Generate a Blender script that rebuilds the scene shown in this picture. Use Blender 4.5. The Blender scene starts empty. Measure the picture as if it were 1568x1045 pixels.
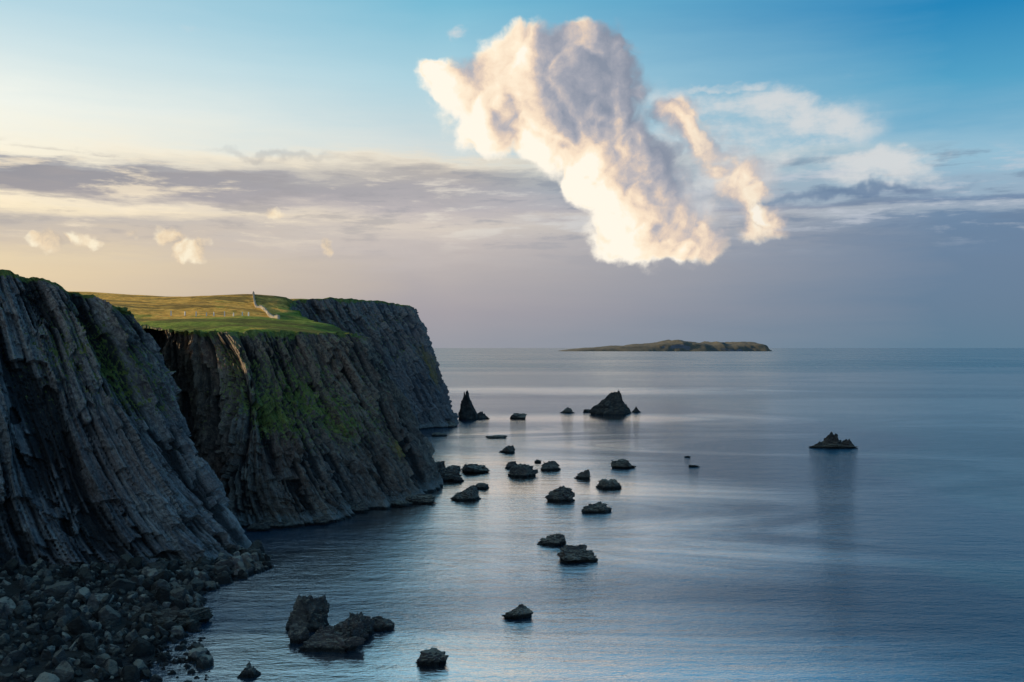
import bpy, bmesh, math, random
import numpy as np
from mathutils import Vector
from mathutils.geometry import delaunay_2d_cdt

random.seed(7); rng = np.random.default_rng(7)
scene = bpy.context.scene
H = 60.0          # eye height above the sea (m)
F = 1524.0        # focal length in image pixels
HV = 533.0

def site(u, v, d):
    """back-project image pixel (u, v) at distance d -> world metres"""
    return ((u-784.0)/F*d, d, H-(v-HV)/F*d)
def sea_d(v): return H*F/(v-HV)

# ------------------------------------------------------------ noise
def _h(ix, iy, iz, seed):
    n = (ix.astype(np.int64)*374761393 + iy.astype(np.int64)*668265263 + iz.astype(np.int64)*2147483647 + seed*974634777) & 0xffffffff
    n = ((n ^ (n >> 13))*1274126177) & 0xffffffff
    n = ((n ^ (n >> 16))*2246822519) & 0xffffffff
    return ((n ^ (n >> 15)) & 0xffffff)/float(0xffffff)
def vn(x, y, z=None, seed=0):
    x = np.asarray(x, float); y = np.asarray(y, float)
    z = np.zeros_like(x) if z is None else np.asarray(z, float)
    ix, iy, iz = np.floor(x), np.floor(y), np.floor(z)
    fx, fy, fz = x-ix, y-iy, z-iz
    fx = fx*fx*(3-2*fx); fy = fy*fy*(3-2*fy); fz = fz*fz*(3-2*fz)
    r = 0
    for a in (0, 1):
        for b in (0, 1):
            for c in (0, 1):
                w = (fx if a else 1-fx)*(fy if b else 1-fy)*(fz if c else 1-fz)
                r = r + w*_h(ix+a, iy+b, iz+c, seed)
    return r*2-1
def fbm(x, y, z=None, o=4, seed=0):
    r = 0; a = 1; t = 0
    x = np.asarray(x, float); y = np.asarray(y, float)
    z = np.zeros_like(x) if z is None else np.asarray(z, float)
    for i in range(o):
        r = r + a*vn(x, y, z, seed+i*17); t += a; a *= .5
        x = x*2.03+5.1; y = y*2.03+3.7; z = z*2.03+1.3
    return r/t
def sstep(a, b, x):
    t = np.clip((x-a)/(b-a), 0, 1); return t*t*(3-2*t)

# ------------------------------------------------------------ mesh helpers
def mesh_obj(name, V, faces, mat, smooth=False, parent=None):
    V = np.asarray(V, dtype=np.float32); Fc = np.asarray(faces, dtype=np.int32)
    k = Fc.shape[1]
    me = bpy.data.meshes.new(name)
    me.vertices.add(len(V)); me.vertices.foreach_set("co", V.ravel())
    me.loops.add(Fc.size); me.loops.foreach_set("vertex_index", Fc.ravel())
    me.polygons.add(len(Fc)); me.polygons.foreach_set("loop_start", np.arange(0, Fc.size, k, dtype=np.int32))
    me.polygons.foreach_set("use_smooth", np.full(len(Fc), smooth))
    me.update(calc_edges=True); me.validate()
    me.materials.append(mat)
    ob = bpy.data.objects.new(name, me); scene.collection.objects.link(ob)
    if parent: ob.parent = parent
    return ob
def fattr(ob, name, vals):
    a = ob.data.attributes.new(name, 'FLOAT', 'POINT'); a.data.foreach_set("value", np.asarray(vals, dtype=np.float32).ravel())

# ------------------------------------------------------------ node helper
def s2l(c):
    return tuple([((x/255)/12.92 if x/255 <= .04045 else ((x/255+.055)/1.055)**2.4) for x in c[:3]])+(1.0,)
class NT:
    def __init__(s, tree): s.t = tree
    def n(s, typ, **kw):
        nd = s.t.nodes.new(typ)
        for k, v in kw.items(): setattr(nd, k, v)
        return nd
    def put(s, sock, v):
        if isinstance(v, bpy.types.NodeSocket): s.t.links.new(v, sock)
        else: sock.default_value = v
    def m(s, op, a, b=None, c=None, clamp=False):
        nd = s.n('ShaderNodeMath', operation=op, use_clamp=clamp)
        s.put(nd.inputs[0], a)
        if b is not None: s.put(nd.inputs[1], b)
        if c is not None: s.put(nd.inputs[2], c)
        return nd.outputs[0]
    def vm(s, op, a, b=None, out=0):
        nd = s.n('ShaderNodeVectorMath', operation=op)
        s.put(nd.inputs[0], a)
        if b is not None:
            if op == 'SCALE': s.put(nd.inputs['Scale'], b)
            else: s.put(nd.inputs[1], b)
        return nd.outputs[out]
    def mr(s, v, a, b, c=0., d=1., typ='SMOOTHSTEP'):
        nd = s.n('ShaderNodeMapRange', interpolation_type=typ)
        for i, x in enumerate((v, a, b, c, d)): s.put(nd.inputs[i], x)
        return nd.outputs[0]
    def mix(s, f, a, b, bt='MIX'):
        nd = s.n('ShaderNodeMix', data_type='RGBA', blend_type=bt)
        s.put(nd.inputs[0], f); s.put(nd.inputs[6], a); s.put(nd.inputs[7], b)
        return nd.outputs[2]
    def ramp(s, f, stops, interp='LINEAR'):
        nd = s.n('ShaderNodeValToRGB'); cr = nd.color_ramp; cr.interpolation = interp
        stops = sorted(stops, key=lambda q: q[0])
        while len(cr.elements) < len(stops): cr.elements.new(.5)
        for e, (p, c) in zip(cr.elements, stops): e.position = p
        for e, (p, c) in zip(cr.elements, stops): e.color = c
        s.put(nd.inputs[0], f); return nd.outputs[0]
    def noise(s, vec, scale, detail=4, rough=.5, dist=0., out='Fac', dim='3D'):
        nd = s.n('ShaderNodeTexNoise', noise_dimensions=dim); s.put(nd.inputs['Vector'], vec)
        nd.inputs['Scale'].default_value = scale; nd.inputs['Detail'].default_value = detail
        nd.inputs['Roughness'].default_value = rough; nd.inputs['Distortion'].default_value = dist
        return nd.outputs[out]
    def comb(s, x, y, z=0.):
        nd = s.n('ShaderNodeCombineXYZ'); s.put(nd.inputs[0], x); s.put(nd.inputs[1], y); s.put(nd.inputs[2], z); return nd.outputs[0]
    def sep(s, v):
        nd = s.n('ShaderNodeSeparateXYZ'); s.put(nd.inputs[0], v); return nd.outputs
def new_mat(name):
    m = bpy.data.materials.new(name); m.use_nodes = True
    return m, NT(m.node_tree), m.node_tree.nodes['Principled BSDF']
def g(v): return (v[0], v[1], v[2], 1)

# ============================================================ WORLD
SUN_AZ, SUN_EL = math.radians(-70), math.radians(14)
w = bpy.data.worlds.new("World"); scene.world = w; w.use_nodes = True
T = NT(w.node_tree); w.node_tree.nodes.clear()
tc = T.n('ShaderNodeTexCoord').outputs['Generated']
X, Y, Z = T.sep(tc)
az = T.m('ARCTAN2', X, Y); el = T.m('ARCSINE', Z)
A = T.m('MULTIPLY', az, F); E = T.m('MULTIPLY', el, F)
P = T.comb(A, E, 0.)
S = T.m('DIVIDE', X, T.m('SQRT', T.m('ADD', T.m('MULTIPLY', X, X), T.m('ADD', T.m('MULTIPLY', Y, Y), 1e-5))))
def ang(u, v):
    a = math.atan((u-784)/F); e = math.atan((HV-v)/F*math.cos(a)); return a*F, e*F
def sinaz(u): return math.sin(math.atan((u-784)/F))
ES = 1500.
def prof(u, lst, hi):
    return [(max(0., min(1., ang(u, v)[1]/ES)), s2l(c)) for v, c in lst]+[(e/ES, s2l(c)) for e, c in hi]
LP = prof(0, [(533,(214,190,155)),(440,(230,207,170)),(390,(232,212,177)),(356,(212,197,178)),(334,(196,187,178)),(316,(250,233,200)),(302,(255,240,210)),(292,(208,197,184)),(281,(160,156,160)),(254,(152,151,157)),(245,(178,178,180)),(238,(252,243,220)),(150,(242,245,236)),(60,(208,228,232)),(0,(184,216,228))], [(700,(170,204,220)),(1500,(130,168,200))])
MP = prof(640, [(533,(152,154,163)),(480,(165,160,166)),(420,(183,175,174)),(374,(198,189,185)),(342,(216,205,194)),(318,(190,183,184)),(290,(173,170,174)),(264,(182,177,174)),(250,(232,222,204)),(232,(210,220,220)),(120,(174,211,224)),(0,(120,187,213))], [(700,(130,182,212)),(1500,(100,145,190))])
RP = prof(1500, [(533,(96,126,149)),(470,(104,128,152)),(400,(108,131,157)),(345,(108,133,161)),(324,(114,139,167)),(314,(166,180,194)),(303,(102,129,163)),(293,(150,172,192)),(240,(150,190,211)),(120,(84,162,199)),(0,(38,134,186))], [(700,(50,132,186)),(1500,(60,120,175))])
def blend3(Ev, Sv):
    Ev = T.m('DIVIDE', Ev, ES)
    c = T.mix(T.mr(Sv, sinaz(0), sinaz(640), typ='LINEAR'), T.ramp(Ev, LP), T.ramp(Ev, MP))
    return T.mix(T.mr(Sv, sinaz(700), sinaz(1450), typ='LINEAR'), c, T.ramp(Ev, RP))
plain = blend3(E, S)

aw = T.m('ABSOLUTE', A)
win = T.m('MULTIPLY', T.mr(aw, 1150., 900.), T.mr(E, 700., 520.))
n_st = T.noise(T.comb(T.m('DIVIDE', A, 330.), T.m('DIVIDE', E, 42.)), 1., 5, .58, .1, dim='2D')
n_st2 = T.noise(T.comb(T.m('ADD', T.m('DIVIDE', A, 125.), 33.), T.m('DIVIDE', E, 20.)), 1., 5, .62, .05, dim='2D')
band = T.m('MULTIPLY', T.mr(E, 60., 150.), T.mr(E, 400., 290.))
warp = T.m('MULTIPLY', T.m('ADD', T.m('MULTIPLY', T.m('SUBTRACT', n_st, .5), 46.), T.m('MULTIPLY', T.m('SUBTRACT', n_st2, .5), 34.)), T.m('ADD', T.m('MULTIPLY', band, .93), .07))
S2 = T.m('ADD', S, T.m('MULTIPLY', T.m('SUBTRACT', n_st, .5), .1))
base = blend3(T.m('ADD', E, warp), S2)
n3 = T.noise(T.comb(T.m('DIVIDE', A, 150.), T.m('ADD', T.m('DIVIDE', E, 24.), 7.)), 1., 7, .62, .12, dim='2D')
strk = T.m('MULTIPLY', T.mr(n3, .52, .7), T.m('MULTIPLY', T.mr(E, 130., 190.), T.mr(E, 290., 250.)))
lit_col = T.mix(T.mr(S, -.35, .25), s2l((255, 238, 208)), s2l((196, 202, 212)))
base = T.mix(T.m('MULTIPLY', strk, .65), base, lit_col)
drk = T.m('MULTIPLY', T.mr(n3, .48, .32), T.m('MULTIPLY', T.mr(E, 110., 200.), T.mr(E, 290., 265.)))
dk_col = T.mix(T.mr(S, -.35, .3), s2l((166, 161, 162)), s2l((106, 128, 155)))
base = T.mix(T.m('MULTIPLY', drk, .5), base, dk_col)
wn = T.noise(P, 1/80., 4, .55, 0., 'Color', dim='2D')
wv = T.vm('MULTIPLY', T.vm('SUBTRACT', wn, (.5, .5, .5)), (60., 60., 0.))
Pw = T.vm('ADD', P, wv)
def ell(u, v, rx, ry, vec=None, inner=.15):
    a, e = ang(u, v)
    q = T.vm('MULTIPLY', T.vm('SUBTRACT', vec or P, (a, e, 0.)), (1./rx, 1./ry, 0.))
    return T.mr(T.vm('LENGTH', q, out=1), inner, 1., 1., 0.)
n4 = T.noise(T.comb(T.m('DIVIDE', A, 120.), T.m('ADD', T.m('DIVIDE', E, 58.), 40.)), 1., 7, .6, .1, dim='2D')
cm = T.m('MAXIMUM', ell(1170, 190, 230, 90, Pw), T.m('MAXIMUM', ell(1350, 258, 180, 40, Pw), T.m('MAXIMUM', ell(1120, 133, 100, 14, Pw), ell(1060, 235, 190, 150, Pw))))
cm = T.m('MAXIMUM', cm, T.m('MULTIPLY', ell(702, 47, 30, 20, Pw), .95))
cm = T.m('MAXIMUM', cm, T.m('MULTIPLY', ell(300, 42, 40, 10, Pw), .3))
cirr = T.m('MULTIPLY', T.mr(T.m('ADD', n4, T.m('MULTIPLY', cm, .25)), .5, .86), T.mr(cm, 0., .6))
base = T.mix(T.m('MULTIPLY', cirr, .85), base, s2l((218, 219, 219)))
base = T.mix(T.m('MULTIPLY', ell(1300, 297, 210, 11, Pw), .75), base, s2l((104, 128, 159)))
base = T.mix(T.m('MULTIPLY', ell(420, 236, 130, 8, Pw), .4), base, s2l((165, 165, 168)))

def blobfield(vec, blobs):
    acc = None
    for (u, v, r) in blobs:
        a, e = ang(u, v)
        d = T.vm('DISTANCE', vec, (a, e, 0.), out=1)
        f = T.mr(d, 0., r*1.85, 1., 0.)
        acc = f if acc is None else T.m('ADD', acc, f)
    return acc
CUM = [(676,124,30),(662,112,16),(720,150,44),(768,112,42),(802,80,34),(845,105,52),(888,74,38),(925,95,44),(947,74,15),(955,135,38),(790,180,46),(860,170,60),(935,190,56),(735,200,32),(900,235,52),(965,235,46),(930,290,46),(998,275,48),(1024,325,50),(960,335,46),(1000,372,36),(1055,365,34),(948,378,26),(888,285,26),(825,225,32),
       (1020,166,16),(1048,175,24),(1066,208,33),(1092,243,40),(1128,272,40),(1158,300,36),(1168,332,31),(1195,350,18),(1155,366,18),(1108,368,22),(1085,335,24)]
PUF = [(240,350,12),(258,362,17),(282,376,21),(304,388,14),(320,374,11),(272,392,12),(75,368,12),(98,364,12),(122,368,14),(146,372,10),(50,366,8),(205,358,10),(508,378,11),(425,327,9)]
def puffn(vec):
    a = T.noise(vec, 1/58., 7, .63, 0., dim='2D')
    r = T.n('ShaderNodeTexNoise', noise_dimensions='2D', noise_type='RIDGED_MULTIFRACTAL'); T.put(r.inputs['Vector'], vec)
    r.inputs['Scale'].default_value = 1/62.; r.inputs['Detail'].default_value = 3.; r.inputs['Roughness'].default_value = .5
    r.inputs['Offset'].default_value = 1.; r.inputs['Gain'].default_value = 1.; r.normalize = True
    return T.m('ADD', T.m('SUBTRACT', a, .5), T.m('MULTIPLY', T.m('SUBTRACT', .5, r.outputs['Fac']), .3))
D1, D2 = (-46., -12., 0.), (-12., -2., 0.)
Fp = T.m('MINIMUM', blobfield(Pw, CUM), 1.8); Fq = T.m('MINIMUM', blobfield(T.vm('ADD', Pw, D1), CUM), 1.8)
P2 = T.vm('ADD', P, T.vm('SCALE', wv, .5))
Np = puffn(P2); Nq = puffn(T.vm('ADD', P2, D2))
second = ell(1145, 250, 115, 180, None, .6)
dens = T.m('ADD', Fp, T.m('MULTIPLY', T.m('MULTIPLY', Np, T.m('ADD', 1.0, T.m('MULTIPLY', second, .9))), T.mr(Fp, 0., .3)))
rside = T.mr(T.m('SUBTRACT', Fp, Fq), .15, -.5)     # lee (right-hand) flank of the cloud
alpha = T.mr(dens, .1, T.m('ADD', .74, T.m('ADD', T.m('MULTIPLY', rside, .4), T.m('MULTIPLY', second, .7))))
alpha = T.m('MULTIPLY', alpha, T.m('SUBTRACT', 1., T.m('MULTIPLY', second, .12)))
L = T.m('ADD', .59, T.m('MULTIPLY', T.m('MAXIMUM', T.m('SUBTRACT', Fp, Fq), -.9), .38))
L = T.m('ADD', L, T.m('MULTIPLY', T.m('SUBTRACT', Np, Nq), .65))
L = T.m('SUBTRACT', L, T.m('MULTIPLY', ell(912, 130, 135, 130, Pw, 0.), .53))
L = T.m('SUBTRACT', L, T.m('MULTIPLY', ell(1015, 240, 75, 150, Pw, 0.), .28))
L = T.m('SUBTRACT', L, T.m('MULTIPLY', ell(1115, 230, 100, 120, Pw, 0.), .3))
L = T.m('ADD', L, T.m('MULTIPLY', T.m('MULTIPLY', T.mr(dens, .9, .3), T.m('SUBTRACT', 1., rside)), .3))
ccol = T.ramp(L, [(0.0, s2l((136,145,162))), (.22, s2l((160,163,175))), (.4, s2l((190,183,184))), (.54, s2l((222,202,186))), (.68, s2l((246,223,197))), (.85, s2l((254,237,211))), (1., s2l((255,246,230)))])
Pf = blobfield(Pw, PUF)
pa = T.mr(T.m('ADD', Pf, T.m('MULTIPLY', T.m('MULTIPLY', Np, 1.6), T.mr(Pf, 0., .3))), .2, 1.0)
pL = T.m('ADD', .6, T.m('MULTIPLY', T.m('SUBTRACT', Np, Nq), 1.6))
pcol = T.ramp(pL, [(.2, s2l((200,186,170))), (.55, s2l((240,217,184))), (1., s2l((255,242,214)))])

def bg(c, st=1.):
    b = T.n('ShaderNodeBackground'); T.put(b.inputs[0], c); b.inputs[1].default_value = st; return b.outputs[0]
def mixs(f, a, b):
    m_ = T.n('ShaderNodeMixShader'); T.put(m_.inputs[0], f); T.put(m_.inputs[1], a); T.put(m_.inputs[2], b); return m_.outputs[0]
bgBase = bg(base)
def gate(u0, u1, v0, v1):
    (a0, _), (a1, _) = ang(u0, 300), ang(u1, 300); e0, e1 = 533-v1, 533-v0
    return T.m('MULTIPLY', T.m('MULTIPLY', T.m('GREATER_THAN', A, a0), T.m('LESS_THAN', A, a1)), T.m('MULTIPLY', T.m('GREATER_THAN', E, e0-20.), T.m('LESS_THAN', E, e1+20.)))
sh_c = mixs(gate(560, 1300, 0, 460), bgBase, mixs(alpha, bgBase, bg(ccol, 1.03)))
sh_p = mixs(gate(-40, 555, 290, 430), sh_c, mixs(T.m('MULTIPLY', pa, .9), bgBase, bg(pcol)))
sh = mixs(win, bg(plain), sh_p)
nish = T.n('ShaderNodeTexSky', sky_type='NISHITA'); nish.sun_disc = False
nish.sun_elevation = SUN_EL; nish.sun_rotation = SUN_AZ % (2*math.pi)
sh = mixs(T.mr(E, 1100., 1900.), sh, bg(nish.outputs[0], .15))
wo = T.n('ShaderNodeOutputWorld'); T.put(wo.inputs[0], sh)

sd = bpy.data.lights.new("sun", 'SUN'); sd.energy = 5.; sd.angle = math.radians(.5); sd.color = (1., .72, .38)
so = bpy.data.objects.new("sun", sd); scene.collection.objects.link(so)
sv = Vector((math.sin(SUN_AZ)*math.cos(SUN_EL), math.cos(SUN_AZ)*math.cos(SUN_EL), math.sin(SUN_EL)))
so.rotation_euler = sv.to_track_quat('Z', 'Y').to_euler(); so.location = sv*500

# ============================================================ MATERIALS
def rock_material(name, cliff):
    m, N, b = new_mat(name)
    geo = N.n('ShaderNodeNewGeometry'); pos = geo.outputs['Position']
    px, py, pz = N.sep(pos)
    if cliff:
        uv = N.comb(N.n('ShaderNodeAttribute', attribute_name='sc').outputs['Fac'], N.n('ShaderNodeAttribute', attribute_name='tm').outputs['Fac'], 0.)
        st = N.vm('MULTIPLY', uv, (1., .12, 1.)); dim = '2D'
    else:
        uv = pos; st = N.vm('MULTIPLY', pos, (1., 1., 1.8)); dim = '3D'
    n1 = N.noise(st, .2, 6, .68, dim=dim)
    n2 = N.noise(st, 1.1, 5, .7, dim=dim)
    n3 = N.noise(uv, .05, 3, .5, dim=dim)
    if cliff:
        n5 = N.noise(pos, .7, 5, .75)
        col = N.ramp(N.m('ADD', N.m('MULTIPLY', n1, .38), N.m('ADD', N.m('MULTIPLY', n2, .34), N.m('MULTIPLY', n5, .28))), [(.38, g((.055,.052,.056))), (.46, g((.17,.158,.165))), (.53, g((.3,.272,.268))), (.61, g((.52,.48,.45)))])
    else:
        col = N.ramp(n1, [(.3, g((.03,.028,.028))), (.47, g((.085,.075,.068))), (.6, g((.16,.14,.115))), (.75, g((.28,.245,.2)))])
    col = N.mix(N.m('MULTIPLY', N.mr(n3, .48, .66), .45), col, g((.26,.17,.145)) if cliff else g((.13,.085,.075)))
    if cliff:
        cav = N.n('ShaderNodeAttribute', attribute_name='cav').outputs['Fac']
        tf = N.n('ShaderNodeAttribute', attribute_name='tf').outputs['Fac']
        reg = N.n('ShaderNodeAttribute', attribute_name='reg').outputs['Fac']
        cshd = N.n('ShaderNodeAttribute', attribute_name='cove_shade').outputs['Fac']
        sp = N.mr(N.m('ADD', n5, N.m('MULTIPLY', cav, .06)), .53, .63)
        col = N.mix(N.m('MULTIPLY', sp, N.mr(tf, .75, .1, .12, .65)), col, g((.52,.485,.44)))
        col = N.mix(reg, col, N.mix(1., col, g((.78,.64,.52)), 'MULTIPLY'))
        col = N.mix(N.m('MULTIPLY', N.mr(cav, -.1, -1.2), .88), col, g((.02,.02,.023)))  # crevice shade painted into the colour, in place of ambient occlusion
        col = N.mix(N.m('MULTIPLY', cshd, .72), col, g((.022,.02,.02)))  # cove shadow darkened into the rock colour
        col = N.mix(N.m('MULTIPLY', N.mr(py, 600., 760.), .3), col, g((.27,.27,.31)))  # aerial haze painted into the far headland's colour
        veg = N.n('ShaderNodeAttribute', attribute_name='veg').outputs['Fac']
        gcol = N.ramp(N.noise(pos, .5, 4, .6), [(.3, g((.10,.13,.035))), (.6, g((.26,.3,.07))), (.75, g((.42,.4,.13)))])
        vf = N.mr(N.m('ADD', veg, N.m('MULTIPLY', N.m('SUBTRACT', n5, .5), 2.5)), .46, .66)
        col = N.mix(vf, col, gcol)
        lic = N.n('ShaderNodeAttribute', attribute_name='lichen').outputs['Fac']
        lf = N.mr(N.m('ADD', lic, N.m('MULTIPLY', N.m('SUBTRACT', n2, .5), 1.2)), .45, .9)
        col = N.mix(N.m('MULTIPLY', lf, .7), col, g((.46,.3,.08)))
        shl = N.m('MULTIPLY', N.mr(N.m('ADD', pz, N.m('MULTIPLY', N.m('SUBTRACT', n5, .5), 12.)), 5.5, 2.2), .6)
        col = N.mix(shl, col, g((.38,.37,.35)))
    else:
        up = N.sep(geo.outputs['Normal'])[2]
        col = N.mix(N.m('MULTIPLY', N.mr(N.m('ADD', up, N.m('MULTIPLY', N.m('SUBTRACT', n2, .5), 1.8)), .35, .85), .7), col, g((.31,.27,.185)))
        hv = N.n('ShaderNodeAttribute', attribute_name='tone').outputs['Fac']
        col = N.mix(1., col, N.comb(hv, hv, N.m('MULTIPLY', hv, 1.05)), 'MULTIPLY')
    wet = N.mr(N.m('ADD', pz, N.m('MULTIPLY', N.m('SUBTRACT', n2, .5), 1.)), 1.3, .6)
    col = N.mix(wet, col, g((.014,.014,.014)))
    N.put(b.inputs['Base Color'], col)
    N.put(b.inputs['Roughness'], N.mr(wet, 0., 1., .75, .4)); b.inputs['Specular IOR Level'].default_value = .35
    bp = N.n('ShaderNodeBump'); bp.inputs['Strength'].default_value = 1.; bp.inputs['Distance'].default_value = 1.0
    N.put(bp.inputs['Height'], N.m('ADD', N.m('MULTIPLY', N.noise(st, .9, 4, .72, dim=dim), 2.0 if cliff else 1.7), N.m('MULTIPLY', n5, 1.3) if cliff else 0.)); N.put(b.inputs['Normal'], bp.outputs[0])
    return m
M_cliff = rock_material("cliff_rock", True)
M_rock = rock_material("sea_rock_stone", False)

m, N, b = new_mat("grass_turf"); M_grass = m
pos = N.n('ShaderNodeNewGeometry').outputs['Position']
gold = N.n('ShaderNodeAttribute', attribute_name='gold').outputs['Fac']
n1 = N.noise(pos, .035, 5, .65, .4); n2 = N.noise(pos, .3, 5, .7)
grn = N.ramp(n2, [(.34, g((.09,.15,.02))), (.5, g((.2,.29,.04))), (.66, g((.36,.4,.07)))])
gld = N.ramp(n2, [(.34, g((.3,.17,.03))), (.5, g((.78,.44,.08))), (.66, g((1.,.68,.17)))])
gf = N.mr(N.m('ADD', gold, N.m('MULTIPLY', N.m('SUBTRACT', n1, .5), 3.)), .4, .8)
col = N.mix(gf, grn, gld)
col = N.mix(N.m('MULTIPLY', N.mr(N.noise(N.vm('MULTIPLY', pos, (.5, 1., 1.)), .03, 5, .65, .5), .5, .58), .7), col, g((.11,.10,.03)))
N.put(b.inputs['Base Color'], col); b.inputs['Roughness'].default_value = .95; b.inputs['Specular IOR Level'].default_value = .1
bp = N.n('ShaderNodeBump'); bp.inputs['Strength'].default_value = 1.; bp.inputs['Distance'].default_value = 1.
N.put(bp.inputs['Height'], N.m('MULTIPLY', N.noise(pos, .22, 6, .75), 3.4)); N.put(b.inputs['Normal'], bp.outputs[0])

m, N, b = new_mat("sea_water"); M_sea = m
pos = N.n('ShaderNodeNewGeometry').outputs['Position']
sx_, sy_, sz_ = N.sep(pos)
mp = N.n('ShaderNodeMapping'); N.put(mp.inputs['Vector'], pos); mp.inputs['Rotation'].default_value = (0, 0, .22); mp.inputs['Scale'].default_value = (.5, 1., 1.)
q = mp.outputs[0]
mp2 = N.n('ShaderNodeMapping'); N.put(mp2.inputs['Vector'], pos); mp2.inputs['Rotation'].default_value = (0, 0, -.12); mp2.inputs['Scale'].default_value = (.38, 1., 1.)
q2 = mp2.outputs[0]
pm = N.n('ShaderNodeMapping'); N.put(pm.inputs['Vector'], pos); pm.inputs['Rotation'].default_value = (0, 0, .1); pm.inputs['Scale'].default_value = (.45, 1., 1.)
patch = N.noise(pm.outputs[0], .009, 6, .62, .8, dim='2D')
patch2 = N.noise(pm.outputs[0], .0016, 5, .65, .6, dim='2D')
far = N.mr(sy_, 500., 1100.)
pmask = N.m('ADD', N.m('MULTIPLY', N.mr(patch, .4, .6), N.m('SUBTRACT', 1., N.m('MULTIPLY', far, .7))), N.m('MULTIPLY', N.mr(patch2, .44, .56), N.m('MULTIPLY', far, .7)))
# slicks: calm lee water, with a bright mirror sheen put in on top
def slick_sheen(cx_, cy_, rx, ry, nz, r0=.05):
    l_ = N.vm('LENGTH', N.vm('MULTIPLY', N.vm('SUBTRACT', pos, (cx_, cy_, 0.)), (1/rx, 1/ry, 0.)), out=1)
    return N.mr(N.m('ADD', l_, N.m('MULTIPLY', N.m('SUBTRACT', patch, .5), nz)), r0, 1.35, 1., 0.)
lee = N.m('MAXIMUM', slick_sheen(-10., 430., 95., 310., 1.5, .35), N.m('MAXIMUM', N.m('MULTIPLY', slick_sheen(55., 860., 170., 60., 1.5), .95), N.m('MULTIPLY', slick_sheen(60., 1400., 300., 140., 1.5), .8)))
b.inputs['Base Color'].default_value = (.011, .066, .115, 1)
b.inputs['Specular Tint'].default_value = (.84, .95, 1., 1)
b.inputs['IOR'].default_value = 1.5
off = N.mr(sy_, 500., 3500.)
rgh = N.m('ADD', N.mr(pmask, 0., 1., .03, .09, 'LINEAR'), N.m('MULTIPLY', off, .2))
h = N.m('ADD', N.m('ADD', N.m('MULTIPLY', N.noise(q, .33, 5, .7, dim='2D'), .5), N.m('MULTIPLY', N.noise(q2, .12, 3, .6, dim='2D'), .85)), N.m('MULTIPLY', N.noise(q, 1.5, 2, .6, dim='2D'), .17))
bp = N.n('ShaderNodeBump'); bp.inputs['Distance'].default_value = 1.; N.put(bp.inputs['Strength'], N.m('MULTIPLY', N.mr(pmask, 0., 1., .6, 1., 'LINEAR'), N.m('SUBTRACT', 1., N.m('MULTIPLY', lee, .5))))
N.put(bp.inputs['Height'], h); N.put(b.inputs['Normal'], bp.outputs[0]); N.put(b.inputs['Roughness'], rgh)
gl = N.n('ShaderNodeBsdfGlossy'); gl.inputs['Color'].default_value = (1., .97, .94, 1); N.put(gl.inputs['Roughness'], N.m('ADD', rgh, .02)); N.put(gl.inputs['Normal'], bp.outputs[0])  # warm, near-full gloss stands in for the bright sky reflection
mxs = N.n('ShaderNodeMixShader'); N.put(mxs.inputs[0], N.m('MULTIPLY', lee, .96)); N.put(mxs.inputs[1], b.outputs[0]); N.put(mxs.inputs[2], gl.outputs[0])
N.put(m.node_tree.nodes['Material Output'].inputs[0], mxs.outputs[0])

def simple(name, c, r=.9, sc=2., var=.4):
    m, N, b = new_mat(name)
    pos = N.n('ShaderNodeNewGeometry').outputs['Position']
    n = N.noise(pos, sc, 5, .6)
    N.put(b.inputs['Base Color'], N.ramp(n, [(.3, g([x*(1-var) for x in c])), (.7, g([x*(1+var) for x in c]))]))
    b.inputs['Roughness'].default_value = r
    return m
M_wall = simple("dry_stone", (.42,.39,.33), var=.3); M_post = simple("weathered_wood", (.72,.71,.68), var=.1); M_cairn = simple("cairn_stone", (.2,.18,.16))

# ============================================================ SEA
sea = mesh_obj("sea", [(-250000,-30000,0),(250000,-30000,0),(250000,320000,0),(-250000,320000,0)], [(0,1,2,3)], M_sea)

# ============================================================ CLIFFS
ST = []   # (top, m1, m2, base, resolution to next)
def add(a, b_, c, d, r): ST.append(([site(*p) for p in (a, b_, c, d)], r))
def addw(x, y, z, ox, oy, r):
    ST.append(([(x,y,z),(x+ox*.3,y+oy*.3,z*.66),(x+ox*.6,y+oy*.6,z*.33),(x+ox,y+oy,-1.)], r))
addw(-150, -160, 66, 40, 0, 4.)
addw(-190, 40, 72, 40, -5, 3.)
addw(-215, 150, 80, 40, -20, 1.2)
add((-350,330,240),(-350,520,228),(-350,720,215),(-350,940,205), .6)
add((0,415,262),(5,560,256),(10,740,250),(10,905,238), .34)
add((62,428,268),(90,560,262),(110,740,254),(135,890,250), .34)
add((140,455,276),(175,580,270),(222,740,264),(270,885,262), .34)
add((203,482,284),(240,600,281),(300,730,279),(385,862,279), .34)
add((200,490,298),(235,598,297),(295,730,292),(368,846,296), .8)
add((120,500,340),(140,600,340),(175,700,335),(220,812,332), 1.)
add((110,500,400),(140,590,410),(170,680,415),(215,760,405), .7)
add((200,503,392),(215,590,412),(235,690,420),(270,758,410), .45)
add((285,507,378),(296,600,394),(306,690,396),(325,765,388), .36)
add((338,508,373),(376,622,345),(355,720,335),(362,812,330), .33)
add((395,507,376),(430,616,356),(455,720,341),(485,803,339), .33)
add((460,509,385),(492,610,374),(532,700,367),(572,783,368), .36)
add((527,511,396),(566,600,392),(606,690,390),(640,770,388), .36)
add((538,512,420),(588,590,424),(634,670,430),(664,741,440), .5)
add((500,500,480),(540,580,490),(575,650,490),(600,700,520), 1.2)
add((450,480,590),(470,560,610),(490,620,620),(520,672,630), 1.2)
add((452,460,700),(475,530,705),(500,600,705),(545,666,700), .7)
add((505,457,715),(540,530,715),(582,600,712),(612,664,704), .6)
add((575,461,750),(606,530,742),(634,600,738),(658,657,738), .6)
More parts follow.
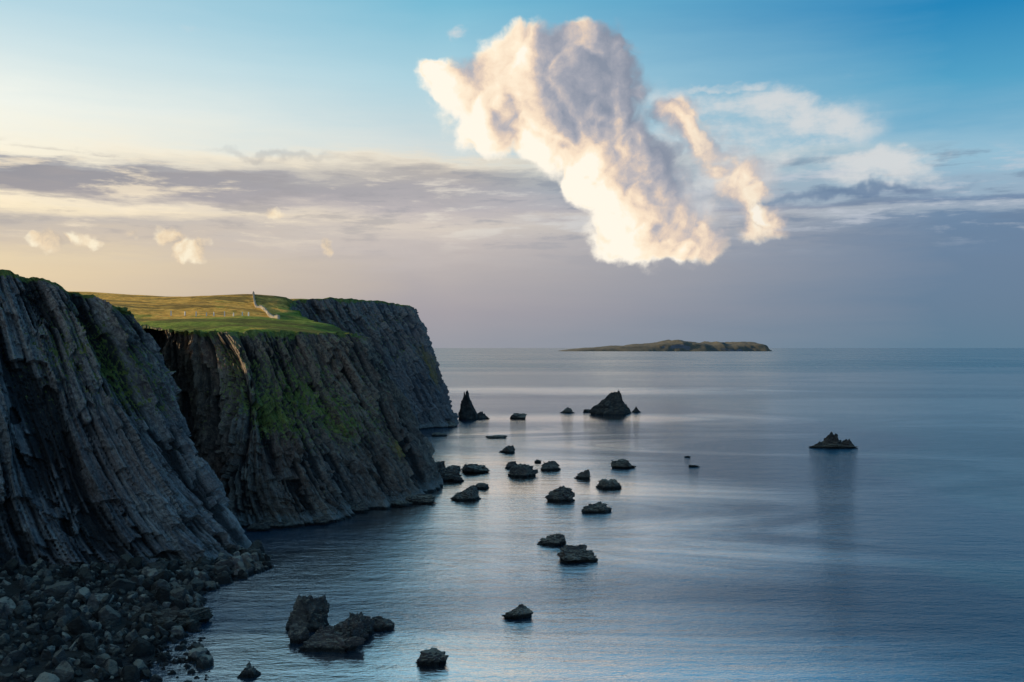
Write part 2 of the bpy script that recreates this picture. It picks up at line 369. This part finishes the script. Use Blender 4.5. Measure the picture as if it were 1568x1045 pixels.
add((622,468,776),(650,522,771),(672,590,768),(693,652,770), .6)
add((615,470,830),(640,520,835),(660,590,835),(675,640,860), 2.)
addw(-160, 1100, 100, 30, 10, 5.)
addw(-400, 1500, 105, 20, 40, 8.)
addw(-900, 1700, 105, 0, 40, 8.)
C = np.array([s[0] for s in ST]); res = [s[1] for s in ST]
seg = np.linalg.norm(np.diff(C.mean(axis=1), axis=0), axis=1)
xs = np.concatenate([[0], np.cumsum(seg)])
tan = np.zeros_like(C); n = len(C)
for i in range(n):
    a, b_ = max(0, i-1), min(n-1, i+1)
    tan[i] = (C[b_]-C[a])/(xs[b_]-xs[a])*.85
rows = []; sm = []
for i in range(n-1):
    k = max(2, int(seg[i]/res[i])); hh = seg[i]
    for j in range(k):
        t = j/k; t2 = t*t; t3 = t2*t
        rows.append((2*t3-3*t2+1)*C[i]+(t3-2*t2+t)*hh*tan[i]+(-2*t3+3*t2)*C[i+1]+(t3-t2)*hh*tan[i+1])
        sm.append(xs[i]+t*hh)
rows.append(C[-1]); sm.append(xs[-1])
R = np.array(rows); sm = np.array(sm); NS = len(sm); NTt = 240
tt = np.linspace(0, 1, NTt)
k0 = [0, 1/3, 2/3, 1]
def lag(t):
    o = []
    for i in range(4):
        v = 1
        for j in range(4):
            if j != i: v = v*(t-k0[j])/(k0[i]-k0[j])
        o.append(v)
    return np.array(o)
LW = np.array([lag(t) for t in tt])
G = np.einsum('tk,skc->stc', LW, R)             # NS x NT x 3
hgt = np.linalg.norm(R[:, 0]-R[:, 3], axis=1)
SM = np.repeat(sm[:, None], NTt, 1); TM = tt[None, :]*hgt[:, None]
dS = np.gradient(G, axis=0); dT = np.gradient(G, axis=1)
Nn = np.cross(dT, dS); Nn /= np.linalg.norm(Nn, axis=2, keepdims=True)+1e-9
lean = .28-.2*sstep(xs[8], xs[11], SM)+.08*sstep(xs[14], xs[16], SM)
SC = SM-lean*TM
wp = 1.5*fbm(SM/16, TM/50, o=3, seed=3)
big = 4.6*fbm(SC/28, TM/120, o=2, seed=5)
ab = np.abs(fbm((SC+wp)/13, TM/110, o=2, seed=9))
disp = big+4.2*(.5-2.2*ab)
ab2 = np.abs(fbm((SC+wp*.6)/4.4, TM/60, o=2, seed=19))
disp += 2.4*(.5-2.*ab2)
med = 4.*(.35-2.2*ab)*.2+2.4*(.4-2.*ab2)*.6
for (cw, rh, am, sd_) in ((4.6, 24., 2.3, 1), (2.2, 11., 1.6, 2), (1.15, 5.5, 1.0, 3)):
    xx = (SC+wp*.8)/cw+.35*fbm(SM/20, TM/80, o=2, seed=40+sd_)
    ci = np.floor(xx); fx = xx-ci
    hc = _h(ci, ci*0, ci*0, 100+sd_)
    rr_ = TM/(rh*(.5+1.*hc))+hc*7+.5*fbm(SM/5, TM/5, o=2, seed=60+sd_)
    ri = np.floor(rr_); fr_ = rr_-ri
    rib = 1-(2*fx-1)**2          # rounded front of every column
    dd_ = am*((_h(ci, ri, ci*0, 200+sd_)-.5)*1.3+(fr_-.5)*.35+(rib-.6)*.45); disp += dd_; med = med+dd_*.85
disp += .45*fbm(SC/1.4, TM/2.4, o=3, seed=31)
disp += 1.1*fbm(SM/30, TM/8, o=3, seed=77)
disp += 2.8*fbm(SM/7, TM/30, o=3, seed=83)*sstep(.75, 1., tt)[None, :]
fade = .3+.7*sstep(0, .09, tt)[None, :]
G2 = G+Nn*(disp*fade)[:, :, None]
G2[:, 0, 2] = G[:, 0, 2]+.7*vn(sm/6, sm*0, seed=8)+.4*vn(sm/2, sm*0, seed=9)
G2[:, -1, 2] = np.minimum(G2[:, -1, 2], -1.0)
idx = np.arange(NS*NTt).reshape(NS, NTt)
Fq_ = np.stack([idx[:-1, :-1], idx[:-1, 1:], idx[1:, 1:], idx[1:, :-1]], -1).reshape(-1, 4)
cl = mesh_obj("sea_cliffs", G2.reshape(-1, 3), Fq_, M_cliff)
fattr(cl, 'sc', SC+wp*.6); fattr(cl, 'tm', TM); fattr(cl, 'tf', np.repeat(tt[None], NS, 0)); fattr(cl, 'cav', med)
# basalt of the second headland is browner than the near one; far point paled to imitate haze
fattr(cl, 'reg', np.clip(sstep(xs[8], xs[9], SM)*.95-.35*sstep(xs[18], xs[20], SM)+.3*fbm(SM/30, TM/30, o=2, seed=66), 0, 1))
# shade painted onto the walls inside the two coves
fattr(cl, 'cove_shade', np.clip(sstep(xs[8]-4, xs[9], SM)*(1-sstep(xs[11], xs[13]-6, SM))+sstep(xs[17]+8, xs[18], SM)*(1-sstep(xs[20], xs[21], SM))*.7, 0, 1)*sstep(0., .25, np.repeat(tt[None], NS, 0)+.12*fbm(SM/6, TM/6, o=2, seed=70)))
gS = np.gradient(G2, axis=0); gT = np.gradient(G2, axis=1); gn = np.cross(gT, gS); gn /= np.linalg.norm(gn, axis=2, keepdims=True)+1e-9
TF = np.repeat(tt[None], NS, 0)
veg = .85*sstep(.035, 0., TF-.03*fbm(SM/7, TM*0, o=3, seed=91))
veg += .65*np.clip(gn[:, :, 2], 0, 1)*sstep(.8, .3, TF)
def near(u, v, d, r):
    c = np.array(site(u, v, d)); return np.exp(-np.sum(((G2-c)/r)**2, axis=2))
for a in ((440,600,370,15),(500,640,370,13),(420,650,352,9),(460,680,350,8),(540,670,372,10),(395,632,350,7),(160,580,270,13),(210,605,278,10),(120,520,268,10),(590,640,388,10),(610,690,390,7)):
    veg += .3*near(*a)
veg += .16*fbm(SM/18, TM/12, o=3, seed=55)
fattr(cl, 'veg', veg)
lic = .6*near(630,545,770,20)+.6*near(660,590,770,14)+.55*near(620,680,392,8)+.4*near(645,560,770,14)+.4*near(620,690,392,8)
fattr(cl, 'lichen', lic)

# ============================================================ MOORLAND TOP
ctl = [tuple(C[i, 0]) for i in range(n)]
for a in ((250,489,430),(400,486,430),(500,496,440),(200,472,520),(330,469,540),(450,474,560),(100,457,640),(250,457,660),(320,454,660),(390,450,665),(440,455,675),
          (60,452,500),(-100,440,420),(-300,400,400),(160,449,900),(300,459,900),(450,463,900),(560,466,900),(-200,445,900),(0,450,380),(20,432,320)):
    ctl.append(site(*a))
ctl += [(-900,300,105),(-900,900,125),(-500,0,80),(-500,600,112),(-900,-160,80)]
ctl = np.array(ctl); cx = ctl[:, :2]/100
def tps(r2): return np.where(r2 > 0, r2*np.log(r2+1e-12), 0)
dd = ((cx[:, None]-cx[None])**2).sum(-1); K = tps(dd)+np.eye(len(cx))*.02
Pm = np.hstack([np.ones((len(cx), 1)), cx]); Mx = np.block([[K, Pm], [Pm.T, np.zeros((3, 3))]])
sol = np.linalg.solve(Mx, np.concatenate([ctl[:, 2], np.zeros(3)]))
def ground(x, y):
    p = np.stack([np.atleast_1d(x), np.atleast_1d(y)], -1)/100
    z = tps(((p[:, None]-cx[None])**2).sum(-1))@sol[:len(cx)]+np.hstack([np.ones((len(p), 1)), p])@sol[len(cx):]
    return z+1.9*fbm(p[:, 0]*100/34, p[:, 1]*100/34, o=5, seed=12)
edge = G2[:, 0]
bnd = np.vstack([edge, [(-1300,1700,120),(-1300,-160,80)]])
px_, py_ = bnd[:, 0], bnd[:, 1]
def inside(x, y):
    c = np.zeros(len(x), bool); j = len(px_)-1
    for i in range(len(px_)):
        with np.errstate(divide='ignore', invalid='ignore'):
            c ^= ((py_[i] > y) != (py_[j] > y)) & (x < (px_[j]-px_[i])*(y-py_[i])/(py_[j]-py_[i]+1e-12)+px_[i])
        j = i
    return c
pts = []
def grid(x0, x1, y0, y1, s, skip=None):
    gx, gy = np.meshgrid(np.arange(x0, x1, s), np.arange(y0, y1, s)); gx = gx.ravel()+rng.uniform(-.3, .3, gx.size)*s; gy = gy.ravel()+rng.uniform(-.3, .3, gy.size)*s
    k = inside(gx, gy)
    if skip: k &= ~((gx > skip[0]) & (gx < skip[1]) & (gy > skip[2]) & (gy < skip[3]))
    pts.append(np.stack([gx[k], gy[k]], -1))
grid(-240, -40, 260, 520, 2.8)
grid(-320, -20, 250, 900, 7, (-240, -40, 260, 520))
grid(-1290, 0, -150, 1690, 40, (-320, -20, 250, 900))
ip = np.vstack(pts)
dmin = np.full(len(ip), 1e9)
for i in range(0, len(bnd)): dmin = np.minimum(dmin, (ip[:, 0]-px_[i])**2+(ip[:, 1]-py_[i])**2)
ip = ip[dmin > 1.2]
nb = len(bnd)
vin = [Vector((float(a), float(b_))) for a, b_ in bnd[:, :2]]+[Vector((float(a), float(b_))) for a, b_ in ip]
ein = [(i, (i+1) % nb) for i in range(nb)]
vo_, eo, fo, ov, oe, of = delaunay_2d_cdt(vin, ein, [], 1, 1e-4)
VX = np.array([v[:] for v in vo_]); zz = ground(VX[:, 0], VX[:, 1])
for i, o in enumerate(ov):
    for k in o:
        if k < nb: zz[i] = bnd[k, 2]
tris = np.array([f for f in fo if len(f) == 3], dtype=np.int32)
V3 = np.column_stack([VX, zz])
a_, b2, c_ = V3[tris[:, 0]], V3[tris[:, 1]], V3[tris[:, 2]]
flip = np.cross(b2-a_, c_-a_)[:, 2] < 0; tris[flip] = tris[flip][:, ::-1]
gr = mesh_obj("grassy_headland", V3, tris, M_grass, smooth=True)
fattr(gr, 'gold', sstep(-5, 40, -VX[:, 0]-.2*VX[:, 1])*sstep(395, 450, VX[:, 1])*.85+.2*sstep(430, 520, VX[:, 1]))

def drape(path, step):
    path = np.array(path, float); out = []
    for a, b_ in zip(path[:-1], path[1:]):
        L_ = np.linalg.norm(b_-a); k = max(1, int(L_/step))
        for j in range(k): out.append(a+(b_-a)*j/k)
    out.append(path[-1]); out = np.array(out)
    return out, ground(out[:, 0], out[:, 1])
def boxes(name, items, mat, parent=None):
    V, Fc = [], []
    for (x, y, z, sx, sy, sz, a) in items:
        o = len(V); ca, sa = math.cos(a), math.sin(a)
        for dz, sc_ in ((0, 1.), (sz, .8)):
            for dx, dy in ((-1,-1),(1,-1),(1,1),(-1,1)):
                lx, ly = dx*sx/2*sc_, dy*sy/2*sc_
                V.append((x+lx*ca-ly*sa, y+lx*sa+ly*ca, z+dz+random.uniform(-.05, .05)*sz))
        Fc += [(o,o+1,o+5,o+4),(o+1,o+2,o+6,o+5),(o+2,o+3,o+7,o+6),(o+3,o,o+4,o+7),(o+4,o+5,o+6,o+7),(o+3,o+2,o+1,o)]
    return mesh_obj(name, V, Fc, mat, parent=parent)
wpth = [site(u, 0, d)[:2] for u, d in ((388,655),(390,620),(396,580),(400,545),(410,520),(418,490),(421,465),(427,440))]
pw, zw = drape(wpth, .8)
it = []
for i in range(len(pw)):
    a = math.atan2(*(pw[min(i+1, len(pw)-1)]-pw[max(i-1, 0)])[::-1])
    hgt_ = random.uniform(1.2, 1.7)
    if random.random() < .08: hgt_ *= .3
    it.append((pw[i][0]+random.uniform(-.1,.1), pw[i][1], zw[i]-.3, 1.0, random.uniform(.8, 1.2), hgt_+.3, a))
boxes("dry_stone_wall", it, M_wall)
fp, fz = drape([site(u, 0, d)[:2] for u, d in ((262,462),(300,458),(345,455),(382,448))], 4.5)
it = [(p[0]+random.uniform(-.8, .8), p[1], z-.2, .5, .5, random.uniform(1.7, 2.5), random.random()) for p, z in zip(fp, fz)]
fence = boxes("post_fence", it, M_post)
x0, y0 = site(388, 0, 657)[:2]
cz = ground(np.array([x0]), np.array([y0]))[0]
boxes("stone_cairn", [(x0, y0, cz-.3, 1.6, 1.6, 1.2, .3), (x0+.1, y0, cz+.8, 1.0, 1.0, .8, .8), (x0, y0, cz+1.5, .6, .6, .7, .1)], M_cairn)

# ============================================================ ROCKS
def ico(sub):
    bm = bmesh.new(); bmesh.ops.create_icosphere(bm, subdivisions=sub, radius=1)
    V = np.array([v.co[:] for v in bm.verts]); Fc = np.array([[v.index for v in f.verts] for f in bm.faces]); bm.free(); return V, Fc
ICO = {k: ico(k) for k in (3, 5, 6)}
def rockshape(seed, sub, w, dp, h, kind):
    r = np.random.default_rng(seed); V, Fc = ICO[sub]; V = V.copy()
    for i in range(30):
        nv = r.normal(size=3); nv[2] = nv[2]*.8; nv /= np.linalg.norm(nv); o = r.uniform(.42, .8)
        k = V@nv-o; V -= np.clip(k, 0, None)[:, None]*nv
    o = r.uniform(0, 50, 3)
    dn = fbm(V[:, 0]*1.6+o[0], V[:, 1]*1.6+o[1], V[:, 2]*1.6+o[2], o=3, seed=seed)
    V *= (1+.3*dn)[:, None]
    if sub > 3:
        tl = r.uniform(-.5, .5)
        for fr, am in ((4., .26), (9., .14), (18., .05)):
            q = np.column_stack([V[:, 0]+tl*V[:, 2], V[:, 1]-tl*V[:, 2]*.6, V[:, 2]-tl*V[:, 0]*.4])*np.array([1., 1., 1.3])*fr+o
            q += .35*np.stack([fbm(q[:, 0]*.5, q[:, 1]*.5, q[:, 2]*.5, o=2, seed=seed+s) for s in (1, 2, 3)], -1)
            V = V*(1+am*(_h(np.floor(q[:, 0]), np.floor(q[:, 1]), np.floor(q[:, 2]), seed)-.5))[:, None]
        V *= (1+.05*fbm(V[:, 0]*12, V[:, 1]*12, V[:, 2]*12, o=2, seed=seed+5))[:, None]
    V[:, 2] += .12
    z = V[:, 2]; zp = np.clip(z/z.max(), 0, 1)
    if kind == 'peak':
        s = 1-.78*zp**.8; V[:, 0] *= s*1.15; V[:, 1] *= s*1.15; V[:, 0] += .1*zp
    elif kind == 'fin':
        s = 1-.5*zp; V[:, 0] *= s; V[:, 1] *= s; V[:, 0] -= .2*zp
    elif kind == 'flat':
        V[:, 2] = np.where(z > 0, z.max()*np.minimum(1, zp*1.1), z)
    nearw = np.abs(V[:, 2]) < .25
    wx = np.ptp(V[nearw, 0]); wy = np.ptp(V[nearw, 1])
    V[:, 0] = (V[:, 0]-V[nearw, 0].mean())*w/wx; V[:, 1] = (V[:, 1]-V[nearw, 1].mean())*dp/wy
    zm = V[:, 2].max(); V[:, 2] = np.where(V[:, 2] > 0, V[:, 2]/zm*h, V[:, 2]*h*.7-.2)
    return V, Fc
sid = [100]
def sea_rock(name, parts, depth=.8, tone=1.):
    VV, FF, o = [], [], 0
    for (u, v, wpx, hpx, kind) in parts:
        d = sea_d(v); w_ = wpx*d/F; h_ = hpx*d/F; dp = min(w_*depth, 14+w_*.2)
        h_ = max(h_-dp*.5*H/d*.5, h_*.55)
        sid[0] += 1
        V, Fc = rockshape(sid[0], 6 if w_ > 8 and v > 690 else 5, w_, dp, h_, kind)
        V = V+np.array([(u-784)/F*(d+dp*.4), d+dp*.45, 0.])
        VV.append(V); FF.append(Fc+o); o += len(V)
    ob = mesh_obj(name, np.vstack(VV), np.vstack(FF), M_rock)
    fattr(ob, 'tone', np.full(o, tone)); return ob
sea_rock("sea_stack", [(719,643,34,46,'fin'),(735,642,32,12,'peak'),(710,642,14,9,'flat')], .7, .6)
sea_rock("sea_stack", [(934,636,62,40,'peak'),(973,632,18,10,'peak'),(902,632,18,5,'flat'),(950,634,34,16,'peak'),(918,634,26,16,'peak')], .7, .6)
sea_rock("sea_stack", [(1275,688,74,8,'flat'),(1270,687,56,26,'peak'),(1294,687,36,15,'peak'),(1256,687,30,12,'peak')], .5, .6)
for prt in ([(792,642,28,9,'flat')], [(868,633,26,10,'peak')], [(759,672,34,5,'flat')], [(778,694,26,11,'flat'),(784,690,10,8,'flat')],
            [(730,725,50,14,'flat'),(718,724,20,14,'block')], [(795,731,48,20,'block'),(783,718,22,12,'block')], [(845,721,34,15,'flat')], [(823,709,12,5,'flat')],
            [(892,734,28,16,'block')], [(955,718,40,14,'flat')], [(932,749,46,14,'flat')], [(713,768,48,24,'block')], [(740,749,26,9,'flat')],
            [(860,769,48,24,'block')], [(916,787,50,18,'flat')], [(845,837,50,18,'flat')], [(888,862,62,26,'flat')],
            [(1053,701,10,2.5,'flat')], [(1062,716,20,4,'flat')], [(790,948,48,23,'block')], [(660,1019,52,23,'flat')], [(382,1038,36,22,'block')],
            [(680,737,56,20,'flat'),(668,728,30,22,'block'),(695,722,24,9,'flat')], [(638,773,62,15,'flat'),(612,776,40,10,'flat')], [(672,669,28,6,'flat'),(690,655,24,10,'block')],
            [(700,738,20,8,'flat')]):
    sea_rock("sea_rock", prt, .8, 1.25)
sea_rock("rock_skerry", [(474,968,70,58,'block'),(500,1000,80,40,'block'),(535,985,66,44,'block'),(580,966,50,24,'flat'),(520,998,60,26,'flat'),(460,985,36,34,'block'),(554,975,40,38,'block'),(485,992,40,36,'block')], .7, 1.25)
sea_rock("rock_ledge", [(265,966,110,30,'flat'),(235,955,60,34,'block'),(300,955,46,22,'flat'),(250,965,50,30,'block')], .6, .8)
sea_rock("rock_ledge", [(360,872,60,20,'flat'),(392,862,34,14,'flat'),(330,884,44,16,'block')], .7, 1.6)
sea_rock("rock_ledge", [(430,810,70,18,'flat'),(395,814,40,14,'flat'),(540,786,50,18,'flat'),(580,779,44,14,'flat'),(480,804,50,14,'flat')], .4, 1.5)

# ============================================================ BOULDER BEACH
wl = np.array([(-66,274),(-77,247),(-73,218),(-70,197),(-67,179),(-70,140),(-90,90)], float)   # waterline
bk = np.array([(-73,284),(-90,268),(-120,243),(-154,208),(-172,170),(-180,120),(-160,60)], float)
NU, NV2 = 160, 90
gu = np.linspace(0, 1, NU); gv = np.linspace(-.25, 1.1, NV2)
def pl(P_, t):
    s_ = np.linspace(0, 1, len(P_)); return np.stack([np.interp(t, s_, P_[:, 0]), np.interp(t, s_, P_[:, 1])], -1)
wlp, bkp = pl(wl, gu), pl(bk, gu)
def bz(x, y, f, wd): return np.where(f > 0, f*wd*.12, f*wd*.3)+.5*fbm(x/6, y/6, o=3, seed=4)
gg = wlp[:, None]+(bkp-wlp)[:, None]*gv[None, :, None]; wd = np.linalg.norm(bkp-wlp, axis=1)[:, None]
gz = bz(gg[..., 0], gg[..., 1], gv[None, :]*np.ones((NU, 1)), wd)
V = np.dstack([gg, gz[..., None]]).reshape(-1, 3); ii = np.arange(NU*NV2).reshape(NU, NV2)
FQ = np.stack([ii[:-1, :-1], ii[1:, :-1], ii[1:, 1:], ii[:-1, 1:]], -1).reshape(-1, 4)
bs = mesh_obj("beach_ground", V, FQ, M_rock, smooth=True); fattr(bs, 'tone', np.full(len(V), .2))
tmpl = [rockshape(900+i, 3, 1., 1., .62, 'block') for i in range(14)]
VV, FF, TT, o = [], [], [], 0
for i in range(3400):
    t = random.random()**1.1*.82; f = random.uniform(-.12, 1.02)
    a = pl(wl, np.array([t]))[0]; b_ = pl(bk, np.array([t]))[0]; wdt = np.linalg.norm(b_-a); p = a+(b_-a)*f
    s_ = min(5., .75*math.exp(abs(random.gauss(0, .68)))*1.1)
    z = float(bz(np.array([p[0]]), np.array([p[1]]), np.array([f]), wdt)[0])
    if f < 0: z = max(z, -.5); s_ *= .8
    V, Fc = tmpl[i % 14]; an = random.uniform(0, 6.28); ca, sa = math.cos(an), math.sin(an)
    S3 = np.array([s_*random.uniform(.8, 1.4), s_*random.uniform(.7, 1.1), s_*random.uniform(.9, 1.4)])
    W = V*S3; tl = random.uniform(-.4, .4); ct, st_ = math.cos(tl), math.sin(tl)
    W = np.column_stack([W[:, 0]*ct-W[:, 2]*st_, W[:, 1], W[:, 0]*st_+W[:, 2]*ct])
    W = np.column_stack([W[:, 0]*ca-W[:, 1]*sa, W[:, 0]*sa+W[:, 1]*ca, W[:, 2]])+np.array([p[0], p[1], z])
    VV.append(W); FF.append(Fc+o); o += len(W); TT.append(np.full(len(W), random.choice((.2,.3,.4,.6,.8,1.,1.3,1.9))))
bb = mesh_obj("boulder_beach", np.vstack(VV), np.vstack(FF), M_rock); fattr(bb, 'tone', np.concatenate(TT))
bs.parent = bb

# ============================================================ ISLAND
m, N, b = new_mat("island_turf")
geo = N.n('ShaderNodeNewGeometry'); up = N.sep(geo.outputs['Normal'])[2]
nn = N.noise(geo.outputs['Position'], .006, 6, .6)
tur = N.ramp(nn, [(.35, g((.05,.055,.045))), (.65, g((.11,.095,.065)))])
N.put(b.inputs['Base Color'], N.mix(N.mr(N.m('ADD', up, N.m('MULTIPLY', N.m('SUBTRACT', nn, .5), .5)), .6, .9), g((.11,.125,.16)), tur)); b.inputs['Roughness'].default_value = 1.  # distance haze is mixed into the island's bluish base colour
DI = 18000.; us = np.array([858,866,880,900,920,945,965,975,1000,1020,1040,1050,1065,1085,1100,1112,1122,1135,1150,1160,1165,1168])
hs = np.array([0,1.5,3,5,6,8.5,9,10.5,12,14,18,15,14,12,15,12,12.5,14,14,14,13,2])*DI/F
NI, NJ = 500, 40; ux = np.linspace(858, 1168, NI); hp = np.interp(ux, us, hs)
V = []
for i in range(NI):
    for j in range(NJ):
        t = j/(NJ-1); y = DI-700+2600*t
        pr = min(1, .0+t*9)**.8*.75 if t < .11 else .75+.25*math.sin(min(1, (t-.11)/.35)*math.pi/2)
        if t > .8: pr *= (1-t)/.2
        V.append(((ux[i]-784)/F*DI, y, hp[i]*pr))
V = np.array(V); V[:, 2] *= 1+.2*fbm(V[:, 0]/200, V[:, 1]/400, o=5, seed=2); V[:, 1] += 130*fbm(V[:, 0]/300, V[:, 2]/60, o=3, seed=6)
V[:, 2] -= 2; ii = np.arange(NI*NJ).reshape(NI, NJ)
FQ = np.stack([ii[:-1, :-1], ii[1:, :-1], ii[1:, 1:], ii[:-1, 1:]], -1).reshape(-1, 4)
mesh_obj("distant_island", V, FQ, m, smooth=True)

# ============================================================ CAMERA
cd = bpy.data.cameras.new("camera"); cam = bpy.data.objects.new("camera", cd); scene.collection.objects.link(cam)
cd.lens = 35.0; cd.sensor_width = 36.; cd.clip_start = 1.; cd.clip_end = 600000.
cam.location = (0, 0, H); cam.rotation_euler = (math.radians(90)+10.5/F, 0, 0)
scene.camera = cam
scene.view_settings.view_transform = 'Standard'; scene.view_settings.look = 'None'; scene.view_settings.exposure = 0; scene.view_settings.gamma = 1
